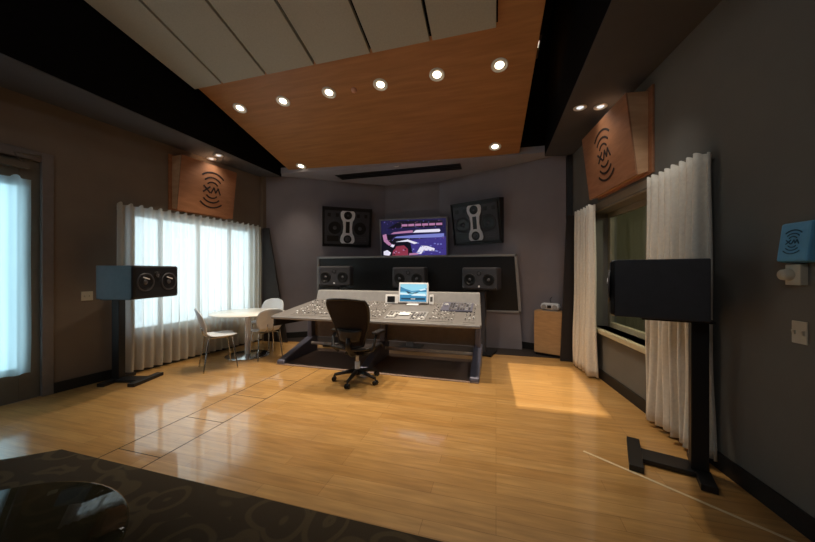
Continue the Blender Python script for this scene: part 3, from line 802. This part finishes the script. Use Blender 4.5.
# legs: column at the back with a sloping foot running forward
for x in (-1.49, -.05, 1.56):
    mb = MB(); mb.bb(x - .045, x + .045, .78, .94, .0, .80)
    lg = mb.build('leg', M['console_leg'], dk, bevel=.012)
    w = .065
    mb = MB()
    pr = [(-.04, 0), (.96, 0), (.96, .30), (.78, .27), (-.03, .055)]
    mb.hull8([(x - w, y, z) for y, z in pr], [(x + w, y, z) for y, z in pr])
    mb.build('foot', M['console_leg'], lg, bevel=.014)
MB().bb(-1.45, 1.53, .90, .925, .27, .82).build('modesty_panel', M['console_brown'], dk, bevel=.003)
MB().cyl((-1.5, .76, .17), (1.56, .76, .17), .028, n=14).build('crossbar', M['crossbar'], dk)
mb = MB(); mb.hull8([(XL + .03, .02, FZ - .17), (XL + .06, .02, FZ - .17), (XLB + .06, BY, FZ - .15), (XLB + .03, BY, FZ - .15)], [(XL + .03, .02, FZ - .04), (XL + .06, .02, FZ - .04), (XLB + .06, BY, BZ - .1), (XLB + .03, BY, BZ - .1)])
mb.build('end_panel', M['black'], dk)
mb = MB(); mb.hull8([(XR - .06, .02, FZ - .10), (XR - .03, .02, FZ - .10), (XRB - .03, BY, FZ - .1), (XRB - .06, BY, FZ - .1)], [(XR - .06, .02, FZ - .04), (XR - .03, .02, FZ - .04), (XRB - .03, BY, BZ - .1), (XRB - .06, BY, BZ - .1)])
mb.build('end_panel', M['console_leg'], dk)
o = tag(MB().bb(-3.40, -.22, 4.24, 5.35, .0005, .010).build('floor_mat', M['mat'], bevel=.004), 'dark brown mat on the floor under the mixing desk', 'mat')
# the feet stand on the mat
dk.location.z = .010

# computer monitor on the desk
cm = thing('computer_monitor', 'silver computer monitor with bright blue landscape on the desk', 'monitor', (-1.325, 4.99, 0), R(0))
SLP = math.atan((BZ - FZ) / BY)
def on_desk(o, y, rz=0):
    o.location.y = 4.29 + y; o.location.z = topz(y) + .0115; o.rotation_euler = (SLP, 0, rz)
on_desk(cm, .70)
tx = Matrix.Rotation(R(-8) - SLP, 4, 'X')
MB().bb(-.255, .255, 0, .035, .03, .37).build('housing', M['silver'], cm, bevel=.014, xf=tx)
MB().bb(-.10, .10, -.04, .10, 0, .014).bb(-.04, .04, .03, .05, .01, .1).build('stand', M['silver'], cm, bevel=.004)
mb = MB()
def mp(pts, m, k): mb.poly([(-.228 + .456 * u, -.001 - .0004 * k, .055 + .29 * v) for u, v in pts], m)
mp([(0, 0), (1, 0), (1, 1), (0, 1)], M['scr_sky'], 0)
mp([(0, .0), (1, .0), (1, .38), (0, .38)], M['scr_blue'], 1)
mp([(0, .85), (.2, .72), (.45, .6), (.8, .66), (1, .8), (1, .55), (0, .55)], M['scr_blue'], 1)
mp([(.2, .62), (.45, .5), (.75, .57), (.6, .46), (.3, .45)], M['scr_deep'], 2)
mp([(.0, .38), (.35, .38), (.3, .46), (.0, .5)], M['scr_pale'], 2)
mp([(.42, .34), (1, .32), (.94, .46), (.55, .46)], M['scr_pale'], 2)
mp([(.7, .68), (.95, .76), (.98, .7), (.78, .62)], M['scr_pale'], 2)
mp([(.05, .1), (.95, .1), (.95, .22), (.05, .2)], M['scr_deep'], 2)
mb.build('screen', None, cm, recalc=False, xf=tx)
sd = thing('small_display', 'small silver display with black screen left of the computer monitor', 'display', (-1.70, 5.0, 0))
on_desk(sd, .70)
MB().bb(-.115, .115, 0, .03, .013, .165).build('housing', M['silver'], sd, bevel=.01, xf=tx)
MB().bb(-.075, .06, -.003, .0, .035, .135).build('screen', M['cone'], sd, xf=tx)
sd = thing('desk_phone', 'narrow silver block right of the computer monitor on the desk', 'device', (-1.015, 5.0, 0))
on_desk(sd, .70)
MB().bb(-.035, .035, 0, .03, .013, .175).build('housing', M['silver'], sd, bevel=.008, xf=tx)
MB().bb(-.02, .02, -.003, 0, .06, .14).build('screen', M['console_dark'], sd, xf=tx)
yy = 4.29 + .24
o = tag(MB().box((0, 0, .004), (.17, .11, .006)).build('trackpad', M['paper'], bevel=.003), 'small bright white pad lying on the desk before the monitor', 'trackpad')
o.location = (-1.33, yy, topz(.24) + .030); o.rotation_euler = (math.atan((BZ - FZ) / BY), 0, 0)

# ------------------------------------------------------------------ office chair
oc = thing('office_chair', 'black mesh office chair on five casters in front of the desk', 'chair', (-1.83, 3.93, 0), R(176))
def back_w(v): return .170 + .130 * math.sin(min(1, v * 1.02) * PI * .52) ** 1.2 * (1 if v < .9 else 1 - (v - .9) * 2.2)
def back_pt(u, v):
    w = back_w(v); x = (u * 2 - 1)
    z = .52 + .60 * v + .02 * (1 - x * x) * (1 if v > .5 else -1)
    y = .20 + .16 * v - .10 * math.sin(PI * v) * .5 - .05 * x * x
    return (x * w, y, z)
MB().grid(back_pt, 16, 18).build('backrest', M['mesh_fabric'], oc, solid=.012, recalc=False)
ed = [back_pt(0, i / 16) for i in range(17)] + [back_pt(i / 12, 1) for i in range(1, 12)] + [back_pt(1, 1 - i / 16) for i in range(17)] + [back_pt(1 - i / 12, 0) for i in range(1, 12)]
MB().tube(ed, .017, 8, closed=True).build('back_frame', M['chair_frame'], oc)
MB().grid(lambda u, v: (Vector(back_pt(.12 + .76 * u, .12 + .26 * v)) + Vector((0, .03, 0))), 8, 5).build('lumbar_pad', M['chair_frame'], oc, solid=.022, recalc=False)
def seat_pt(u, v):
    x = u * 2 - 1; w = .25 + .02 * math.sin(PI * v)
    return (x * w, -.27 + .48 * v, .47 + .025 * x * x - (.05 * (1 - v / .25) ** 2 if v < .25 else 0) - .02 * math.sin(PI * v))
MB().grid(seat_pt, 12, 12).build('seat', M['mesh_fabric'], oc, solid=.014, recalc=False)
ed = [seat_pt(0, i / 10) for i in range(11)] + [seat_pt(i / 8, 1) for i in range(1, 8)] + [seat_pt(1, 1 - i / 10) for i in range(11)] + [seat_pt(1 - i / 8, 0) for i in range(1, 8)]
MB().tube(ed, .02, 8, closed=True).build('seat_frame', M['chair_frame'], oc)
MB().tube([(0, .02, .40), (0, .14, .40), (0, .25, .50), (0, .235, .62)], [.05, .045, .035, .03]).build('spine', M['chair_frame'], oc)
MB().box((0, -.02, .40), (.30, .24, .07), taper=(.8, .8)).build('tilt_mechanism', M['chair_frame'], oc, bevel=.015)
MB().cyl((0, 0, .12), (0, 0, .26), .036, n=16).cyl((0, 0, .26), (0, 0, .38), .022, n=16).build('gas_column', M['silver'], oc)
for s in (-1, 1):
    MB().tube([(s * .20, .16, .43), (s * .30, .14, .47), (s * .315, .10, .60), (s * .31, .04, .665)], [.02, .022, .02, .018]).build('arm_post', M['chair_frame'], oc)
    MB().box((s * .31, -.02, .685), (.09, .26, .035)).build('armrest', M['chair_frame'], oc, bevel=.014)
MB().lathe([(0, .17), (.05, .16), (.055, .09), (0, .085)]).build('hub', M['chair_frame'], oc)
for k in range(5):
    a = R(95 + 72 * k); ca, sa = math.cos(a), math.sin(a)
    lg = MB().tube([(.03 * ca, .03 * sa, .135), (.16 * ca, .16 * sa, .115), (.31 * ca, .31 * sa, .085)], [.03, .026, .018]).build('base_leg', M['chair_frame'], oc)
    mb = MB(); px, py = .315 * ca, .315 * sa; tx_, ty_ = -sa, ca
    for s in (-1, 1): mb.cyl((px + s * .008 * tx_, py + s * .008 * ty_, .03), (px + s * .03 * tx_, py + s * .03 * ty_, .03), .03, n=14)
    mb.cyl((px, py, .03), (px, py, .085), .009, n=8)
    mb.build('caster', M['black'], lg)

# ------------------------------------------------------------------ round table and white chairs
rt = thing('round_table', 'round white pedestal table beside the sheer window curtain', 'table', (-4.26, 4.58, 0))
MB().lathe([(0, .745), (.55, .745), (.60, .752), (.605, .762), (.60, .77), (0, .77)], n=48).build('tabletop', M['table_white'], rt)
MB().lathe([(.05, .012), (.05, .745)], n=24).build('column', M['silver'], rt)
MB().lathe([(0, 0), (.36, 0), (.36, .006), (.34, .012), (.08, .022), (.05, .03), (0, .03)], n=40).build('base', M['chrome'], rt)

def shell_chair(label, loc, rz):
    t = thing('shell_chair', label, 'chair', loc, rz, 'white shell chairs at the round table')
    def seat(u, v):      # v from front lip to the bend
        x = u * 2 - 1; w = .215 * (1 - .45 * max(0, v - .55) ** 1.3 / .55) * (1 - .35 * max(0, .18 - v) / .18)
        z = .485 + .018 * x * x - .03 * max(0, .3 - v) ** 1.2 + .02 * v * 0 - .012 * math.sin(PI * v)
        return (x * w, -.22 + .40 * v, z + (.05 * ((v - .8) / .2) ** 2 if v > .8 else 0))
    def back(u, v):
        x = u * 2 - 1; w = .125 + .11 * math.sin(PI * min(1, .12 + v * .78)) ** .9
        if v > .82: w *= math.sqrt(max(.08, 1 - ((v - .82) / .2) ** 2))
        return (x * w, .185 + .11 * v - .035 * x * x * math.sin(PI * v * .8 + .3), .53 + .36 * v)
    MB().grid(seat, 12, 14).build('seat', M['white_plastic'], t, solid=.012, recalc=False)
    MB().grid(back, 12, 16).build('backrest', M['white_plastic'], t, solid=.012, recalc=False)
    MB().tube([(-.05, .12, .485), (-.05, .19, .51), (-.05, .2, .56), (-.05, .215, .62)], .008).tube([(.05, .12, .485), (.05, .19, .51), (.05, .2, .56), (.05, .215, .62)], .008).build('back_support', M['chrome'], t)
    MB().bb(-.13, .13, -.13, .13, .455, .47).build('seat_mount', M['chrome'], t, bevel=.004)
    for sx in (-1, 1):
        for sy in (-1, 1):
            MB().tube([(sx * .10, sy * .10, .462), (sx * .17, sy * .15, .45), (sx * .205, sy * .21, .02), (sx * .207, sy * .213, .0)], .010, 8).build('leg', M['chrome'], t)
    return t
def face_rz(fx, fy): return math.atan2(fx, -fy)       # local -y turned towards (fx, fy)
c0 = shell_chair('white shell chair on the near left of the round table', (-4.17, 3.88, 0), face_rz(.55, .84))
c0.scale = (1.05, 1.05, 1.05)
c1 = dup(c0, (-3.84, 4.54, 0), face_rz(-.85, .5), 'white shell chair between the round table and the mixing desk, seen from behind')
c1.scale = (.98, .98, .98)
dup(c0, (-4.37, 5.16, 0), face_rz(.1, -1), 'white shell chair behind the round table by the dark corner')

# ------------------------------------------------------------------ surround speakers on stands
def side_stand(label, loc, rz, H):
    t = thing('speaker_stand', label, 'speaker stand', loc, rz, 'tall black stands by the side walls')
    MB().bb(-.24, .24, -.26, -.17, 0, .045).build('front_foot', M['black'], t, bevel=.004)
    MB().bb(-.24, .24, .14, .23, 0, .045).build('rear_foot', M['black'], t, bevel=.004)
    MB().bb(-.09, .09, -.17, .14, .005, .04).build('cross_piece', M['black'], t, bevel=.004)
    MB().bb(-.05, .05, .12, .22, .04, H - .02).build('pole', M['black'], t, bevel=.006)
    MB().bb(-.2, .2, -.18, .225, H - .02, H - .0005).build('top_plate', M['black'], t, bevel=.003)
def side_speaker(label, loc, rz, W=.68, H=.43, D=.60):
    t = thing('side_speaker', label, 'loudspeaker', loc, rz, 'twin-driver speakers on tall stands')
    MB().bb(-W / 2, W / 2, -D / 2 + .03, D / 2, 0, H).build('cabinet', M['speaker_black'], t, bevel=.008)
    MB().bb(-W / 2, W / 2, -D / 2, -D / 2 + .06, .0, H).build('baffle', M['black'], t, bevel=.028)
    for s in (-1, 1): driver(t, 'woofer', s * .17, H * .5, .12, -D / 2, M['cone'], None, M['baffle'])
    driver(t, 'tweeter', 0, H * .72, .045, -D / 2, M['cone_grey'])
    for s in (-1, 1):
        MB().box((s * .17, -D / 2 - .014, H * .62), (.09, .006, .014), Matrix.Rotation(R(18), 4, 'Y')).build('driver_badge', M['silver'], t)
# left stand and speaker
rl = face_rz(.965, .26)
LS = Vector((-4.80, 3.07, 0))
side_stand('tall black speaker stand at left, in front of the sheer curtain', LS, rl, 1.14)
side_speaker('black twin-driver speaker on the left stand, its front towards the room', (-4.66, 3.09, 1.14), face_rz(.985, .15), .66, .43, .54)
rr_ = face_rz(-.955, .297)
RS = Vector((1.285, 2.87, 0))
side_stand('tall black speaker stand at right, in front of the cream drape', RS, rr_, 1.155)
side_speaker('large black speaker on the right stand, its side towards the viewer', (1.185, 2.88, 1.155), face_rz(-.953, .30), .50, .43, .57)

# ------------------------------------------------------------------ beech cabinet and radio
cb = thing('cabinet', 'small pale beech cabinet in the right front corner', 'cabinet', (.93, 6.045, .004), rzFR)
MB().bb(-.24, .24, -.115, .13, .04, .79).build('body', M['cabinet_wood'], cb, bevel=.004)
MB().bb(-.235, .235, -.135, -.116, .05, .785).build('door', M['cabinet_wood'], cb, bevel=.003)
MB().bb(-.22, .22, -.10, .12, 0, .04).build('plinth', M['black'], cb)
rd = thing('radio', 'white oval tabletop radio on top of the beech cabinet', 'radio', (.93, 6.03, .7945), rzFR)
MB().bb(-.16, .16, -.07, .07, .012, .135).build('body', M['white_plastic'], rd, bevel=.05)
for s in (-1, 1):
    MB().cyl((s * .09, -.074, .07), (s * .09, -.068, .07), .04, n=18).build('speaker_grille', M['grey_plastic'], rd)
MB().bb(-.035, .035, -.073, -.068, .05, .1).build('display', M['cone'], rd)
MB().bb(-.12, .12, -.05, .05, 0, .014).build('foot', M['grey_plastic'], rd)
MB().tube([(.0, .04, .13), (-.02, .05, .2), (.01, .07, .24)], .005).build('antenna', M['black'], rd)

# ------------------------------------------------------------------ wall plates and blue sign
def plate(name, label, cat, base, rz, z, w, h, th, m, extra=None):
    t = thing(name, label, cat, base + Vector((0, 0, z)), rz)
    MB().bb(-w / 2, w / 2, -th, -.0005, -h / 2, h / 2).build('plate', m, t, bevel=.004)
    if extra: extra(t)
    return t
def toggles(t):
    for s in (-1, 1): MB().box((s * .025, -.012, 0), (.012, .012, .026), Matrix.Rotation(R(15), 4, 'X')).build('toggle', M['cream'], t)
plate('light_switch', 'cream light switch plate on the left wall beside the speaker stand', 'light switch', onL(2.80), rzL, 1.17, .12, .12, .008, M['cream'], toggles)
plate('light_switch', 'cream light switch plate low on the right wall, below the blue sign', 'light switch', onR(2.35), rzR, 1.145, .085, .13, .008, M['cream'], toggles)
def knobx(t):
    MB().lathe([(.035, 0), (.03, .035), (0, .037)], (-.02, -.04, 0), (0, -1, 0), 18).build('dial', M['cream'], t)
plate('wall_control', 'pale wall control box with dial just under the blue sign', 'wall control', onR(2.35), rzR, 1.478, .085, .12, .04, M['cream'], knobx)
bs = thing('wall_sign', 'sky blue wall sign with wave logo on the right wall', 'sign', onR(2.33, 1.545), rzR)
MB().hull8([(-.085, -.005, .0), (.085, -.005, .0), (.085, -.07, .01), (-.085, -.07, .01)], [(-.085, -.002, .235), (.085, -.002, .235), (.085, -.04, .235), (-.085, -.04, .235)]).build('holder', M['blue_sign'], bs, bevel=.012)
mb = MB(); logo(mb, 0, 0, .068, 0, .002)
mb.build('wave_logo', M['blue_logo'], bs, xf=Matrix.Translation((0, -.0575, .122)) @ Matrix.Rotation(-math.atan2(.03, .225), 4, 'X'))

# ------------------------------------------------------------------ rug, glass table, tape
rg = MB().prism([(-3.49, 1.72), (-4.25, 1.08), (-4.25, -1.4), (1.2, -1.4), (1.2, 1.70)], .0005, .012)
tag(rg.build('area_rug', M['rug'], bevel=.004), 'dark brown patterned rug in the foreground with a cut corner', 'rug')
gt = thing('coffee_table', 'low round smoked glass table standing on the dark rug', 'coffee table', (-1.865, .44, .012))
MB().lathe([(0, .425), (.62, .425), (.63, .430), (.63, .436), (.62, .440), (0, .440)], n=64).build('glass_top', M['table_glass'], gt)
MB().lathe([(.05, .02), (.05, .40), (.16, .424)], n=24).build('column', M['black'], gt)
MB().lathe([(0, 0), (.22, 0), (.21, .015), (.06, .03), (0, .03)], n=32).build('base', M['black'], gt)
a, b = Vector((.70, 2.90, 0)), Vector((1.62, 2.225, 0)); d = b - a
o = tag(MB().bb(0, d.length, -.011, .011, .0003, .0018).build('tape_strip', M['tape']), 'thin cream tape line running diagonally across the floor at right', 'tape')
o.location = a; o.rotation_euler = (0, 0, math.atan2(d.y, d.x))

# ------------------------------------------------------------------ light
w = bpy.data.worlds.new('World'); bpy.context.scene.world = w; w.use_nodes = True
bg = w.node_tree.nodes['Background']; bg.inputs['Color'].default_value = (.84, .96, 1.0, 1); bg.inputs['Strength'].default_value = 3.0
def area(name, loc, rot, sx, sy, e, col):
    l = bpy.data.lights.new(name, 'AREA'); l.shape = 'RECTANGLE'; l.size = sx; l.size_y = sy; l.energy = e; l.color = col
    o = bpy.data.objects.new(name, l); C.objects.link(o); o.location = loc; o.rotation_euler = rot
    return o
spot(Vector((1.05, 2.45, ZS - .03)), 40, 62, .9, (1, .96, .9), .05, (R(42), 0, 0))
# the downlights in the two soffits, then unseen fill points added behind the camera
for (px, py) in ((580, 107.5), (600.5, 106.5), (211.5, 158.5), (218.5, 155.2)): spot(at_z(px, py, ZS - .03), 14, 120, .8, (1, .95, .88), .05)
for (x, y) in ((-3.2, -1.6), (-1.0, -1.6), (-3.2, -2.8), (-1.0, -2.8)):
    l = bpy.data.lights.new('rear_fill', 'POINT'); l.energy = 24; l.color = (.90, .95, 1); l.shadow_soft_size = .12
    o = bpy.data.objects.new('rear_fill', l); C.objects.link(o); o.location = (x, y, 4.2)
# lamp inside the booth behind the right window
l = bpy.data.lights.new('booth_lamp', 'POINT'); l.energy = 26; l.color = (1, .93, .66); l.shadow_soft_size = .15
o = bpy.data.objects.new('booth_lamp', l); C.objects.link(o); o.location = onR(3.9, 2.5, -1.3)

cam = bpy.data.cameras.new('Camera'); cam.sensor_width = 36; cam.lens = 312 * 36 / 815; cam.clip_start = .02
co = bpy.data.objects.new('Camera', cam); C.objects.link(co); co.location = (0, 0, 1.5); co.rotation_euler = (R(90), 0, AC)
sc = bpy.context.scene; sc.camera = co
sc.view_settings.view_transform = 'Standard'; sc.view_settings.look = 'None'; sc.view_settings.exposure = 0; sc.view_settings.gamma = 1
try: sc.view_settings.use_curve_mapping = False
except Exception: pass
sc.cycles.max_bounces = 10; sc.cycles.diffuse_bounces = 5; sc.cycles.transparent_max_bounces = 12
sc.cycles.use_denoising = True
sc.cycles.sample_clamp_indirect = 4
